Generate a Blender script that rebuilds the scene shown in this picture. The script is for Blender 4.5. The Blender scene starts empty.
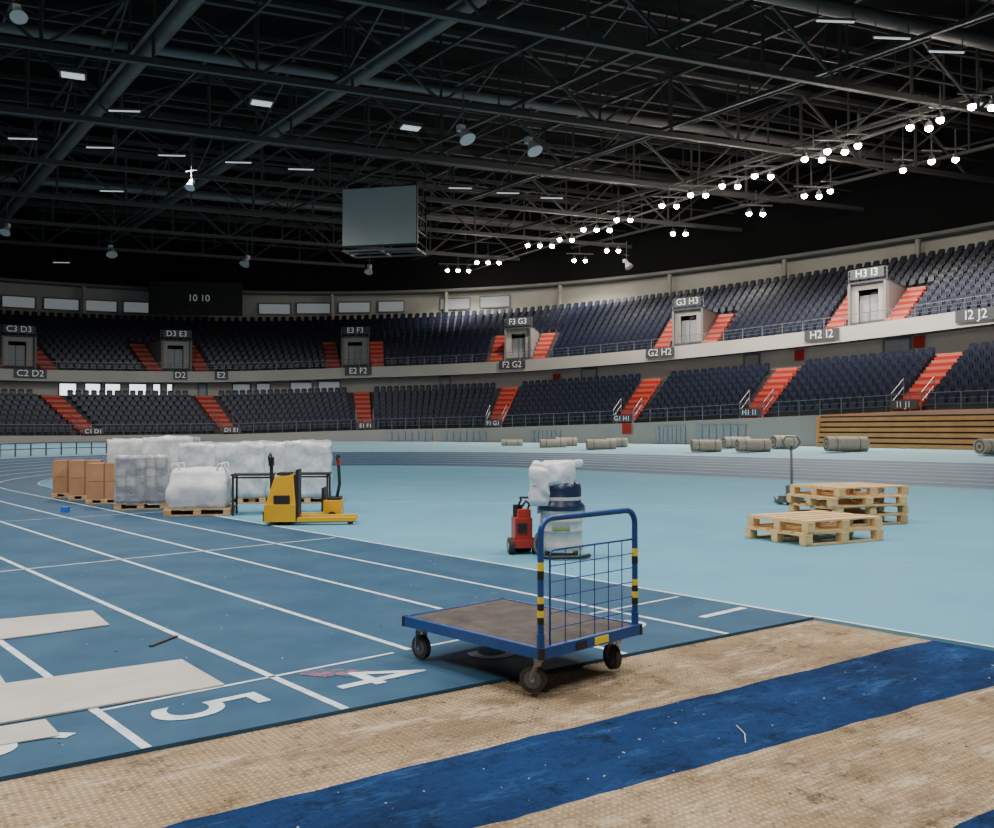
import bpy, math, random
from mathutils import Vector, Matrix, noise
random.seed(7)
F=900.0; CX=497.0; HY=430.0; H=1.55
scene=bpy.context.scene

# ------------------------------------------------------------ materials
def mat(name,col,rough=0.6,metal=0.0,col2=None,scale=3.0,detail=6,bump=0.0,bscale=60,emit=0.0,ecol=None,spec=0.5,lo=0.35,hi=0.65,alpha=1.0):
    m=bpy.data.materials.new(name); m.use_nodes=True
    nt=m.node_tree; b=nt.nodes['Principled BSDF']
    b.inputs['Base Color'].default_value=(*col,1); b.inputs['Roughness'].default_value=rough
    b.inputs['Metallic'].default_value=metal
    b.inputs['Specular IOR Level'].default_value=spec
    b.inputs['Alpha'].default_value=alpha
    if emit>0:
        b.inputs['Emission Color'].default_value=(*(ecol or col),1); b.inputs['Emission Strength'].default_value=emit
    tc=nt.nodes.new('ShaderNodeTexCoord')
    if col2:
        n=nt.nodes.new('ShaderNodeTexNoise'); n.inputs['Scale'].default_value=scale; n.inputs['Detail'].default_value=detail
        n.inputs['Roughness'].default_value=0.65
        nt.links.new(tc.outputs['Object'],n.inputs['Vector'])
        r=nt.nodes.new('ShaderNodeMapRange'); r.inputs[1].default_value=lo; r.inputs[2].default_value=hi
        nt.links.new(n.outputs['Fac'],r.inputs[0])
        mx=nt.nodes.new('ShaderNodeMix'); mx.data_type='RGBA'
        mx.inputs[6].default_value=(*col,1); mx.inputs[7].default_value=(*col2,1)
        nt.links.new(r.outputs[0],mx.inputs[0]); nt.links.new(mx.outputs[2],b.inputs['Base Color'])
    if bump>0:
        n2=nt.nodes.new('ShaderNodeTexNoise'); n2.inputs['Scale'].default_value=bscale; n2.inputs['Detail'].default_value=4
        nt.links.new(tc.outputs['Object'],n2.inputs['Vector'])
        bp=nt.nodes.new('ShaderNodeBump'); bp.inputs['Strength'].default_value=bump; bp.inputs['Distance'].default_value=0.01
        nt.links.new(n2.outputs['Fac'],bp.inputs['Height']); nt.links.new(bp.outputs['Normal'],b.inputs['Normal'])
    return m

M={}
M['infield']=mat('infield_rubber',(0.115,0.300,0.405),0.75,col2=(0.14,0.335,0.44),scale=0.5,bump=0.15,bscale=150,spec=0.10)
M['track']=mat('track_rubber',(0.024,0.072,0.128),0.65,col2=(0.040,0.100,0.165),scale=1.6,detail=9,bump=0.3,bscale=180,spec=0.18)
M['white']=mat('line_paint',(0.72,0.76,0.78),0.6,col2=(0.44,0.51,0.56),scale=9,spec=0.2)
M['platform']=mat('outer_floor',(0.20,0.36,0.44),0.7,col2=(0.24,0.41,0.48),scale=0.3,spec=0.12)
M['base']=mat('subfloor_concrete',(0.28,0.25,0.2),0.8,col2=(0.2,0.18,0.15),scale=2)
M['cream']=mat('cream_wall',(0.43,0.40,0.355),0.7,col2=(0.49,0.46,0.41),scale=0.3)
M['tier']=mat('tier_concrete',(0.06,0.06,0.066),0.85,col2=(0.09,0.09,0.095),scale=0.6,spec=.2)
M['greywall']=mat('grey_panel',(0.37,0.335,0.295),0.6)
M['portal']=mat('portal_panel',(0.18,0.175,0.17),0.6)
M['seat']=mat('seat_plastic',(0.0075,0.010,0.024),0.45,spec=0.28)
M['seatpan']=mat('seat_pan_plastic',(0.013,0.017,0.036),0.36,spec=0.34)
M['red']=mat('stair_red',(0.38,0.032,0.020),0.7,spec=.2)
M['redl']=mat('stair_riser',(0.42,0.15,0.115),0.7,spec=.2)
M['rail']=mat('rail_steel',(0.17,0.175,0.185),0.4,metal=0.3)
M['dark']=mat('roof_black',(0.008,0.008,0.0085),0.85,spec=.2)
M['truss']=mat('truss_steel',(0.088,0.082,0.079),0.55,metal=0.1)
M['duct']=mat('duct_grey',(0.16,0.15,0.145),0.45,metal=0.3)
M['door']=mat('door_grey',(0.13,0.14,0.15),0.5)
M['doorl']=mat('door_light',(0.30,0.31,0.32),0.5)
M['sign']=mat('sign_board',(0.06,0.065,0.07),0.5)
M['signtxt']=mat('sign_text',(0.8,0.8,0.8),0.6,emit=0.12)
M['window']=mat('window_daylight',(0.8,0.85,0.9),0.3,emit=2.2,ecol=(0.85,0.93,1.0))
M['windowdim']=mat('window_frosted',(0.38,0.40,0.42),0.3,emit=0.12,ecol=(0.85,0.93,1.0))
M['lamp']=mat('lamp_lens',(1,1,1),0.3,emit=140,ecol=(1.0,0.93,0.80))
M['tube']=mat('tube_lamp',(1,1,1),0.3,emit=0.5,ecol=(0.93,0.96,1.0))
M['housing']=mat('lamp_housing',(0.10,0.10,0.105),0.5)
M['spk']=mat('speaker_white',(0.62,0.62,0.62),0.5)
M['screen']=mat('led_screen',(0.44,0.44,0.42),0.6,col2=(0.49,0.49,0.47),scale=0.5)
M['black']=mat('black_plastic',(0.015,0.015,0.016),0.5)
M['rubber']=mat('wheel_rubber',(0.02,0.02,0.021),0.7,col2=(0.05,0.045,0.04),scale=12)
M['steel']=mat('zinc_steel',(0.42,0.42,0.42),0.35,metal=0.9)
M['jackgrey']=mat('jack_grey_paint',(0.10,0.10,0.105),0.45)
M['tblue']=mat('cart_blue_paint',(0.010,0.052,0.20),0.35,col2=(0.016,0.066,0.25),scale=9)
M['ply']=mat('cart_deck_phenolic',(0.048,0.040,0.036),0.75,col2=(0.115,0.095,0.083),scale=6,detail=10,bump=0.1,lo=.33,hi=.70,spec=.25)
M['yellow']=mat('machine_yellow',(0.70,0.38,0.012),0.4)
M['tapey']=mat('tape_yellow',(0.85,0.62,0.03),0.5)
M['wood']=mat('pallet_pine',(0.64,0.40,0.17),0.7,col2=(0.76,0.53,0.27),scale=5)
M['woodd']=mat('pallet_pine_aged',(0.46,0.28,0.12),0.7,col2=(0.60,0.40,0.20),scale=7)
M['bleach']=mat('bleacher_timber',(0.50,0.23,0.075),0.5,col2=(0.60,0.30,0.11),scale=1.5)
M['card']=mat('cardboard',(0.34,0.175,0.08),0.8,col2=(0.40,0.22,0.11),scale=3)
M['cardd']=mat('cardboard_seam',(0.20,0.10,0.05),0.8)
M['wrap']=mat('stretch_wrap',(0.72,0.73,0.74),0.22,col2=(0.44,0.46,0.49),scale=4,detail=9,bump=1.0,bscale=10)
M['film']=mat('stretch_film',(0.70,0.72,0.75),0.15,col2=(0.45,0.48,0.53),scale=6,bump=1.0,bscale=9,alpha=0.38)
M['tinb']=mat('tin_navy',(0.03,0.05,0.11),0.3)
M['tinw']=mat('tin_grey',(0.20,0.21,0.23),0.3)
M['tinr']=mat('tin_label',(0.42,0.40,0.38),0.4)
M['bag']=mat('white_woven_bag',(0.80,0.80,0.80),0.6,col2=(0.62,0.63,0.67),scale=5,bump=0.5,bscale=10)
M['machred']=mat('machine_red',(0.40,0.03,0.02),0.4)
M['drumw']=mat('drum_white',(0.50,0.53,0.52),0.35,col2=(0.40,0.43,0.42),scale=6)
M['green']=mat('label_green',(0.20,0.36,0.08),0.5)
M['navy']=mat('drum_navy',(0.012,0.02,0.065),0.35)
M['roll']=mat('floor_roll_back',(0.38,0.325,0.255),0.85,col2=(0.47,0.41,0.335),scale=6,spec=.2)
M['rolld']=mat('floor_roll_end',(0.14,0.12,0.10),0.85)
M['slab']=mat('offcut_sheet',(0.42,0.39,0.355),0.75,col2=(0.51,0.48,0.44),scale=2.5,bump=0.2,bscale=90)
M['stain']=mat('pink_chalk',(0.33,0.08,0.14),0.8,col2=(0.030,0.085,0.14),scale=18,lo=0.44,hi=0.52)
M['bluebits']=mat('blue_offcut',(0.02,0.12,0.6),0.5)
M['debris']=mat('debris_dark',(0.08,0.06,0.045),0.9)
M['debrisl']=mat('debris_light',(0.5,0.48,0.44),0.9)

def ribbed(name,colA,colB,dirt,dirt2,ribscale,ribmix,d1,d2,wave=True,scuff=None):
    m=bpy.data.materials.new(name); m.use_nodes=True; nt=m.node_tree; N=nt.nodes; L=nt.links
    b=N['Principled BSDF']; b.inputs['Roughness'].default_value=0.9; b.inputs['Specular IOR Level'].default_value=0.15
    tc=N.new('ShaderNodeTexCoord')
    def nz(s,d,lo,hi,r=0.65,off=0,mul=1.0,sx=1.0):
        mp=N.new('ShaderNodeMapping'); mp.inputs['Location'].default_value=(off,off*.7,0); mp.inputs['Scale'].default_value=(sx,1,1); L.new(tc.outputs['Object'],mp.inputs['Vector'])
        n=N.new('ShaderNodeTexNoise'); n.inputs['Scale'].default_value=s; n.inputs['Detail'].default_value=d; n.inputs['Roughness'].default_value=r
        L.new(mp.outputs['Vector'],n.inputs['Vector'])
        q=N.new('ShaderNodeMapRange'); q.inputs[1].default_value=lo; q.inputs[2].default_value=hi; q.inputs[4].default_value=mul
        L.new(n.outputs['Fac'],q.inputs[0]); return q.outputs[0]
    def mix(f,a,bb):
        x=N.new('ShaderNodeMix'); x.data_type='RGBA'
        for k,v in ((0,f),(6,a),(7,bb)):
            if isinstance(v,(tuple,float,int)): x.inputs[k].default_value=(*v,1) if isinstance(v,tuple) else v
            else: L.new(v,x.inputs[k])
        return x.outputs[2]
    c=mix(nz(1.3,8,0.38,0.62),colA,colB)
    def wv(d,sc=1.0):
        w=N.new('ShaderNodeTexWave'); w.wave_type='BANDS'; w.bands_direction=d; w.inputs['Scale'].default_value=ribscale*sc
        w.inputs['Distortion'].default_value=1.0; w.inputs['Detail'].default_value=2; w.inputs['Detail Scale'].default_value=.6
        L.new(tc.outputs['Object'],w.inputs['Vector']); return w.outputs['Fac']
    mm=N.new('ShaderNodeMath'); mm.operation='MULTIPLY'; L.new(wv('X'),mm.inputs[0]); L.new(wv('Y',.9),mm.inputs[1])
    inv=N.new('ShaderNodeMath'); inv.operation='SUBTRACT'; inv.inputs[0].default_value=1; L.new(mm.outputs[0],inv.inputs[1])
    sc=N.new('ShaderNodeMath'); sc.operation='MULTIPLY'; L.new(inv.outputs[0],sc.inputs[0]); sc.inputs[1].default_value=ribmix
    c=mix(sc.outputs[0],c,dirt)
    c=mix(nz(0.9,10,d1,d1+0.10,0.78,3.0,0.8,.6),c,dirt2)
    c=mix(nz(3.6,10,d2,d2+0.10,0.85,9.0,0.85),c,dirt)
    c=mix(nz(26,6,0.55,0.64,0.8,5.0,0.75),c,dirt)
    if scuff: c=mix(nz(5,10,0.53,0.62,0.85,17.0,0.6,.3),c,scuff)
    br=N.new('ShaderNodeTexBrick'); br.inputs['Scale'].default_value=1.0; br.inputs['Mortar Size'].default_value=0.004
    br.inputs['Brick Width'].default_value=2.3; br.inputs['Row Height'].default_value=0.94; br.offset=0.5
    br.inputs['Color1'].default_value=(0,0,0,1); br.inputs['Color2'].default_value=(0,0,0,1); br.inputs['Mortar'].default_value=(1,1,1,1)
    L.new(tc.outputs['Object'],br.inputs['Vector'])
    jm=N.new('ShaderNodeMath'); jm.operation='MULTIPLY'; L.new(br.outputs['Color'],jm.inputs[0]); jm.inputs[1].default_value=0.3 if wave else 0.0
    c=mix(jm.outputs[0],c,dirt)
    L.new(c,b.inputs['Base Color'])
    bp=N.new('ShaderNodeBump'); bp.inputs['Strength'].default_value=0.9; bp.inputs['Distance'].default_value=0.01
    if wave: L.new(mm.outputs[0],bp.inputs['Height'])
    else: L.new(nz(30,8,0.3,0.7,.8),bp.inputs['Height'])
    L.new(bp.outputs['Normal'],b.inputs['Normal'])
    return m
M['beige']=ribbed('ribbed_adhesive_base',(0.42,0.295,0.165),(0.60,0.45,0.28),(0.070,0.048,0.030),(0.19,0.13,0.078),9.5,0.55,0.50,0.53,scuff=(0.64,0.54,0.41))
M['blue']=ribbed('scraped_blue_base',(0.006,0.036,0.130),(0.011,0.055,0.185),(0.003,0.009,0.026),(0.004,0.020,0.072),14.0,0.15,0.48,0.53,False,scuff=(0.035,0.12,0.30))

# ------------------------------------------------------------ mesh builder
def basis(z):
    z=z.normalized(); a=Vector((0,0,1)) if abs(z.z)<0.9 else Vector((1,0,0))
    x=a.cross(z).normalized(); y=z.cross(x); return x,y,z
GRAND=bpy.data.objects.new('arena_grandstand',None); scene.collection.objects.link(GRAND)
class MB:
    def __init__(s): s.v=[];s.f=[];s.m=[];s.sm=[];s.mats=[]
    def mi(s,m):
        if m not in s.mats: s.mats.append(m)
        return s.mats.index(m)
    def add(s,vs,fs,m,smooth=False):
        o=len(s.v); s.v.extend([tuple(p) for p in vs]); k=s.mi(m)
        for f in fs: s.f.append([o+i for i in f]); s.m.append(k); s.sm.append(smooth)
    def box(s,c,d,m,rz=0.0,R=None):
        R=R or Matrix.Rotation(rz,3,'Z'); c=Vector(c); vs=[]
        for z in(-.5,.5):
            for x,y in((-.5,-.5),(.5,-.5),(.5,.5),(-.5,.5)): vs.append(c+R@Vector((x*d[0],y*d[1],z*d[2])))
        s.add(vs,[(3,2,1,0),(4,5,6,7),(0,1,5,4),(1,2,6,5),(2,3,7,6),(3,0,4,7)],m)
    def beam(s,p,q,w,m,h=None):
        p=Vector(p);q=Vector(q);h=h or w
        x,y,z=basis(q-p); vs=[]
        for e in(p,q):
            for a,b in((-.5,-.5),(.5,-.5),(.5,.5),(-.5,.5)): vs.append(e+x*a*w+y*b*h)
        s.add(vs,[(3,2,1,0),(4,5,6,7),(0,1,5,4),(1,2,6,5),(2,3,7,6),(3,0,4,7)],m)
    def cyl(s,p,q,r,m,r2=None,n=16,caps=True):
        p=Vector(p);q=Vector(q);r2=r if r2 is None else r2
        x,y,z=basis(q-p); vs=[]
        for e,rr in((p,r),(q,r2)):
            for i in range(n):
                a=2*math.pi*i/n; vs.append(e+x*math.cos(a)*rr+y*math.sin(a)*rr)
        s.add(vs,[(i,(i+1)%n,n+(i+1)%n,n+i) for i in range(n)],m,True)
        if caps:
            s.add(vs[:n],[tuple(reversed(range(n)))],m); s.add(vs[n:],[tuple(range(n))],m)
    def tube(s,pts,r,m,n=10,closed=False):
        pts=[Vector(p) for p in pts]; vs=[]; K=len(pts); up=None
        for i,p in enumerate(pts):
            if closed: t=pts[(i+1)%K]-pts[i-1]
            else: t=pts[min(i+1,K-1)]-pts[max(i-1,0)]
            t.normalize()
            if up is None: x,y,_=basis(t)
            else:
                x=(up-t*up.dot(t)).normalized(); y=t.cross(x)
            up=x
            for j in range(n):
                a=2*math.pi*j/n; vs.append(p+x*math.cos(a)*r+y*math.sin(a)*r)
        fs=[]
        for i in range(K if closed else K-1):
            a=i*n; b=((i+1)%K)*n
            for j in range(n): fs.append((a+j,a+(j+1)%n,b+(j+1)%n,b+j))
        if not closed: fs.append(tuple(reversed(range(n)))); fs.append(tuple(range((K-1)*n,K*n)))
        s.add(vs,fs,m,True)
    def lathe(s,prof,c,m,n=28):
        c=Vector(c); vs=[]
        for r,z in prof:
            for i in range(n):
                a=2*math.pi*i/n; vs.append(c+Vector((math.cos(a)*r,math.sin(a)*r,z)))
        fs=[]
        for k in range(len(prof)-1):
            for i in range(n): fs.append((k*n+i,k*n+(i+1)%n,(k+1)*n+(i+1)%n,(k+1)*n+i))
        fs.append(tuple(range((len(prof)-1)*n,len(prof)*n)))
        s.add(vs,fs,m,True)
    def prism(s,poly,z0,z1,m):
        n=len(poly); vs=[(x,y,z0) for x,y in poly]+[(x,y,z1) for x,y in poly]
        s.add(vs,[tuple(reversed(range(n))),tuple(range(n,2*n))]+[(i,(i+1)%n,n+(i+1)%n,n+i) for i in range(n)],m)
    def blob(s,c,d,m,amp=0.05,fr=2.5,rz=0.0,round_=0.35,seed=0,n=9,sag=0.0):
        R=Matrix.Rotation(rz,3,'Z'); c=Vector(c); idx={}; vs=[]; fs=[]
        def vert(i,j,k):
            key=(i,j,k)
            if key in idx: return idx[key]
            p=Vector((i/n*2-1,j/n*2-1,k/n*2-1))
            sp=p.normalized()*1.15
            q=p.lerp(sp,round_*0.6)
            top=(k/n)
            q.x*=1+sag*(1-abs(2*top-0.8)) ; q.y*=1+sag*(1-abs(2*top-0.8))
            w=Vector((q.x*d[0]/2,q.y*d[1]/2,q.z*d[2]/2))
            o=w*fr+Vector((seed*7.3,seed*3.1,seed))
            nv=noise.noise_vector(o)+noise.noise_vector(o*2.7)*0.5
            f=1.0 if k>0 else 0.1
            w+=nv*amp*f
            if k==0: w.z=-d[2]/2
            vs.append(c+R@w); idx[key]=len(vs)-1; return idx[key]
        for a in range(n):
            for b in range(n):
                fs.append((vert(a,b,n),vert(a+1,b,n),vert(a+1,b+1,n),vert(a,b+1,n)))
                fs.append((vert(a,b,0),vert(a,b+1,0),vert(a+1,b+1,0),vert(a+1,b,0)))
                fs.append((vert(a,0,b),vert(a+1,0,b),vert(a+1,0,b+1),vert(a,0,b+1)))
                fs.append((vert(a,n,b),vert(a,n,b+1),vert(a+1,n,b+1),vert(a+1,n,b)))
                fs.append((vert(0,a,b),vert(0,a,b+1),vert(0,a+1,b+1),vert(0,a+1,b)))
                fs.append((vert(n,a,b),vert(n,a+1,b),vert(n,a+1,b+1),vert(n,a,b+1)))
        s.add(vs,fs,m,True)
    def text(s,txt,size,mtx,m,th=0.0):
        cu=bpy.data.curves.new('t','FONT'); cu.body=txt; cu.size=size; cu.align_x='CENTER'; cu.align_y='CENTER'; cu.extrude=th
        ob=bpy.data.objects.new('t',cu); scene.collection.objects.link(ob)
        dg=bpy.context.evaluated_depsgraph_get(); dg.update(); me=bpy.data.meshes.new_from_object(ob.evaluated_get(dg))
        s.add([mtx@v.co for v in me.vertices],[tuple(p.vertices) for p in me.polygons],m)
        bpy.data.objects.remove(ob); bpy.data.curves.remove(cu); bpy.data.meshes.remove(me)
    def obj(s,name,loc=(0,0,0),rz=0.0,bevel=0.0,parent=None):
        me=bpy.data.meshes.new(name); me.from_pydata(s.v,[],s.f)
        for k in s.mats: me.materials.append(M[k])
        me.polygons.foreach_set('material_index',s.m); me.polygons.foreach_set('use_smooth',s.sm); me.update()
        ob=bpy.data.objects.new(name,me); scene.collection.objects.link(ob)
        ob.location=loc; ob.rotation_euler=(0,0,rz)
        if parent: ob.parent=parent
        if bevel>0:
            b=ob.modifiers.new('bevel','BEVEL'); b.width=bevel; b.segments=2; b.limit_method='ANGLE'; b.angle_limit=math.radians(40)
        return ob

# ------------------------------------------------------------ surveying helpers (ground / height planes)
def at(px,py,z=0.0):
    d=(H-z)*F/(py-HY); return Vector(((px-CX)/F*d,d,z))
U=Vector((-0.659,0.752)).normalized(); NN=Vector((U.y,-U.x))
def SN(s,n,z=0.0):
    p=U*s+NN*n; return Vector((p.x,p.y,z))

# ------------------------------------------------------------ ring of the hall
ctrl=[(33,-6),(35.5,8),(35.8,20),(34.3,31),(31.4,41),(26.7,50),(20.6,58.4),(12.1,67),(1.0,75.2),(-12.2,79.6),(-25.3,79.4),(-38.4,74.6),(-48.5,66.5),(-55.5,55),(-60,40),(-60,22),(-54,4),(-42,-12),(-25,-24),(-5,-28),(12,-25),(25,-18)]
pts=[]
n=len(ctrl)
for i in range(n):
    p0,p1,p2,p3=[Vector(ctrl[(i+k)%n]) for k in(-1,0,1,2)]
    for j in range(20):
        t=j/20
        pts.append(0.5*((2*p1)+(p2-p0)*t+(2*p0-5*p1+4*p2-p3)*t*t+(3*p1-p0-3*p2+p3)*t**3))
for _ in range(60):
    pts=[(pts[i-1]+pts[i]*2+pts[(i+1)%len(pts)])/4 for i in range(len(pts))]
cum=[0]
for i in range(len(pts)): cum.append(cum[-1]+(pts[(i+1)%len(pts)]-pts[i]).length)
TOT=cum[-1]
RS=[];RN=[];RT=[]; STEP=0.25; NR=int(TOT/STEP); j=0
for k in range(NR):
    s=k*STEP
    while cum[j+1]<s: j+=1
    t=(s-cum[j])/(cum[j+1]-cum[j]); RS.append(pts[j].lerp(pts[(j+1)%len(pts)],t))
for k in range(NR):
    t=(RS[(k+6)%NR]-RS[k-6]).normalized(); nn=Vector((-t.y,t.x)); RT.append(nn)
    x=RS[k].x; a=math.radians(13+ (min(max((20-x)/45,0),1))*11)   # cross-aisles run slightly skewed to the facade
    RN.append(Vector((nn.x*math.cos(a)-nn.y*math.sin(a),nn.x*math.sin(a)+nn.y*math.cos(a))))
def ring(s,d,z=0.0):
    k=s/STEP; i=int(math.floor(k)); t=k-i; i%=NR
    p=RS[i].lerp(RS[(i+1)%NR],t); nn=RN[i].lerp(RN[(i+1)%NR],t)
    q=p+nn*d; return Vector((q.x,q.y,z))
def rnorm(s):
    nn=RT[int(round(s/STEP))%NR]; return Vector((nn.x,nn.y,0))
def rskew(s):
    nn=RN[int(round(s/STEP))%NR]; return Vector((nn.x,nn.y,0))
def find_s(px,d):
    prev=None
    for k in range(0,NR):
        p=ring(k*STEP,d)
        if p.y<4: prev=None; continue
        u=p.x/p.y*F+CX
        if prev is not None and prev>px>=u: return (k-(px-u)/(prev-u))*STEP
        prev=u
    return 0
TB=[(-38,-0.75),(-25,-0.6),(-12,-0.2),(1,0.0),(12,.33),(21,.72),(27,1.0)]
def hz(s):
    x=ring(s,0).x
    if x<=TB[0][0]: return TB[0][1]
    for (a,b),(c,d) in zip(TB,TB[1:]):
        if x<=c: return b+(d-b)*(x-a)/(c-a)
    return 1.0
dz=lambda s: hz(s)*0.8
def up(v): return lambda s: v+hz(s)
def sweep(mb,prof,m,s0=0,s1=None,step=2.0,closed=False):
    if closed: ss=[TOT*i/220 for i in range(220)]
    else:
        k=max(2,int((s1-s0)/step)+1); ss=[s0+(s1-s0)*i/(k-1) for i in range(k)]
    vs=[]
    for s in ss:
        for d,z in prof:
            zz=z(s) if callable(z) else z
            vs.append(ring(s,d,zz))
    P=len(prof); fs=[]; K=len(ss)
    for i in range(K if closed else K-1):
        for j in range(P-1):
            a=i*P+j; b=((i+1)%K)*P+j
            fs.append((a,a+1,b+1,b))
    mb.add(vs,fs,m)
ZF=1.72; LR=8; LD=0.85; LH=0.41; D0=8.2; DF=8.4
def zlow(k): return lambda s: ZF+dz(s)+k*LH
UR=12; UD=0.85; UH=0.47; UZ=7.2; U0=-0.6; WD=-12.6

mb=MB()
sweep(mb,[(DF,-0.03),(DF,zlow(0)),],'greywall',closed=True)
pr=[(DF,zlow(0))]
for k in range(LR):
    pr.append((D0-LD*k,zlow(k))); pr.append((D0-LD*(k+1),zlow(k))); pr.append((D0-LD*(k+1),zlow(k+1)))
pr.append((-1.0,zlow(LR)))
sweep(mb,pr,'tier',closed=True)
mb.obj('lower_tier',parent=GRAND)
mb=MB()
sweep(mb,[(-1.0,zlow(LR)),(-1.0,up(6.35))],'cream',closed=True)
sweep(mb,[(-1.0,up(6.35)),(0.15,up(6.35))],'tier',closed=True)
sweep(mb,[(0.15,up(6.35)),(0.15,up(7.3)),(0.0,up(7.3)),(0.0,up(7.2))],'cream',closed=True)
pr=[(0.0,up(7.2)),(U0,up(7.2))]
for k in range(UR):
    pr.append((U0-UD*(k+1),up(UZ+UH*k))); pr.append((U0-UD*(k+1),up(UZ+UH*(k+1))))
pr.append((WD,up(UZ+UH*UR)))
sweep(mb,pr,'tier',closed=True)
mb.obj('upper_tier',parent=GRAND)
mb=MB(); sweep(mb,[(WD,up(UZ+UH*UR)),(WD,15.3)],'cream',closed=True); sweep(mb,[(WD,15.3),(WD,24.0)],'dark',closed=True)
sweep(mb,[(WD+.1,15.3),(WD+1.2,15.3),(WD+1.2,15.55),(WD+.1,15.55)],'portal',closed=True)
mb.obj('wall_perimeter')
mb=MB()
rp=[ring(TOT*i/220,WD) for i in range(220)]
mb.add([(p.x,p.y,24.0) for p in rp],[tuple(range(220))],'dark'); mb.obj('ceiling')
mb=MB(); mb.add([(p.x,p.y,-0.03) for p in rp],[tuple(range(220))],'base'); mb.obj('floor')

# stairs & vomitories
lowst=[(px,find_s(px,4.6)) for px in(68,215,363,503,640,772,932)]
vom=[(px,find_s(px,-1.5)) for px in(18,176,355,518,688,868)]
low_s=[s for _,s in lowst]+[lowst[-1][1]-16,lowst[0][1]+17]
vom_s=[s for _,s in vom]+[vom[-1][1]-16]
VW=1.3; SW=1.15
def steps(mb,c,sw,nst,d0,dd,z0f,dh):
    for k in range(nst):
        z=z0f+(k+1)*dh+0.02; d=d0-dd*k
        a=[ring(c-sw/2,d,z),ring(c+sw/2,d,z),ring(c+sw/2,d-dd,z),ring(c-sw/2,d-dd,z)]
        lo=[Vector((p.x,p.y,z-dh)) for p in a]
        mb.add(a,[(0,1,2,3)],'red'); mb.add([a[0],a[1],lo[1],lo[0]],[(0,1,2,3)],'redl' if k%2 else 'red')
        mb.add([a[0],a[3],lo[3],lo[0]],[(0,1,2,3)],'red'); mb.add([a[1],a[2],lo[2],lo[1]],[(0,1,2,3)],'red')
for s in low_s:
    mb=MB(); steps(mb,s,1.5,LR*2,D0,LD/2,ZF+dz(s),LH/2)
    for sg in(-1,1):
        A=ring(s+sg*.92,D0,ZF+dz(s)); B=ring(s+sg*.92,D0-LD*2,ZF+dz(s)+2*LH)
        for z in(0.45,0.9): mb.beam(A+Vector((0,0,z)),B+Vector((0,0,z)),0.04,'rail')
        mb.beam(A,A+Vector((0,0,0.9)),0.04,'rail'); mb.beam(B,B+Vector((0,0,0.9)),0.04,'rail')
    mb.obj('aisle_stairs',parent=GRAND)
VR=6
for s in vom_s:
    for sg in(-1,1):
        mb=MB(); c=s+sg*(VW+SW/2+0.1); steps(mb,c,SW,VR*2,U0,UD/2,UZ+hz(s),UH/2)
        mb.obj('aisle_stairs',parent=GRAND)
    mb=MB(); N3=rskew(s); TN=rnorm(s); T=Vector((-TN.y,TN.x,0)); R=Matrix(((T.x,N3.x,0),(T.y,N3.y,0),(0,0,1)))
    def L(x,d,z): return ring(s,d,z)+T*x
    zb=UZ+hz(s); zt=zb+UH*VR+0.1
    for sg in(-1,1): mb.box(L(sg*(VW-0.08),-3.5,(zb+zt)/2),(0.16,4.2,zt-zb),'portal',R=R)
    mb.box(L(0,-3.6,zt+0.06),(VW*2,4.2,0.12),'tier',R=R)
    w_=VW-.68
    mb.box(L(-.68-w_/2,-1.8,(zb+zt)/2),(w_,0.15,zt-zb),'greywall',R=R); mb.box(L(.68+w_/2,-1.8,(zb+zt)/2),(w_,0.15,zt-zb),'greywall',R=R)
    mb.box(L(0,-1.8,zt-0.2),(1.4,0.15,0.4),'greywall',R=R)
    mb.box(L(0,-2.1,zb+1.1),(1.4,0.08,2.2),'doorl',R=R); mb.box(L(0,-2.04,zb+1.1),(0.05,0.06,2.2),'door',R=R)
    for x in(-VW,-VW/2,0,VW/2,VW): mb.beam(L(x,-1.6,zt+0.1),L(x,-1.6,zt+0.9),0.04,'rail')
    for z in(0.4,0.65,0.9): mb.beam(L(-VW,-1.6,zt+z),L(VW,-1.6,zt+z),0.035,'rail')
    mb.obj('vomitory_portal',parent=GRAND)

# seats
smin=find_s(1090,0); smax=find_s(-70,0)
mb=MB()
def seat(p,N3,sw=0.5):
    T=Vector((-N3.y,N3.x,0)); hw=sw*0.46
    bk=p-N3*0.28
    vs=[]
    for dd in(0.03,-0.03):
        for x,z in((-hw*.9,0.38),(hw*.9,0.38),(hw,0.76),(hw*.7,0.88),(-hw*.7,0.88),(-hw,0.76)):
            vs.append(bk+T*x+N3*(dd-0.12*(z-0.38))+Vector((0,0,z)))
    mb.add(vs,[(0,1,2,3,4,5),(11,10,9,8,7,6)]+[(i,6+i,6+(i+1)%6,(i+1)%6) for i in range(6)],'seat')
    c=p-N3*0.12
    vs=[]
    for dd in(0.04,-0.04):
        for x,z in((-hw*.85,0.32),(hw*.85,0.32),(hw*.75,0.68),(-hw*.75,0.68)):
            vs.append(c+T*x+N3*(dd+0.15*(0.5-z))+Vector((0,0,z)))
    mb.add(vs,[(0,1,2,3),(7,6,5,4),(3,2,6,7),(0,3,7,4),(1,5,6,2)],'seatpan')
for k in range(LR):
    d=D0-LD*(k+0.45); s=smin
    while s<smax:
        if all(abs(s-q)>1.15 for q in low_s):
            seat(ring(s,d,ZF+dz(s)+k*LH),rnorm(s),0.52)
        s+=0.62
mb.obj('lower_tier_seats')
mb=MB()
for k in range(UR):
    d=U0-UD*(k+0.45); s=smin
    while s<smax:
        ok=True
        for q in vom_s:
            if k<VR and abs(s-q)<VW+SW+0.35: ok=False
        if ok: seat(ring(s,d,UZ+hz(s)+k*UH),rnorm(s),0.52)
        s+=0.58
mb.obj('upper_tier_seats')

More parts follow.
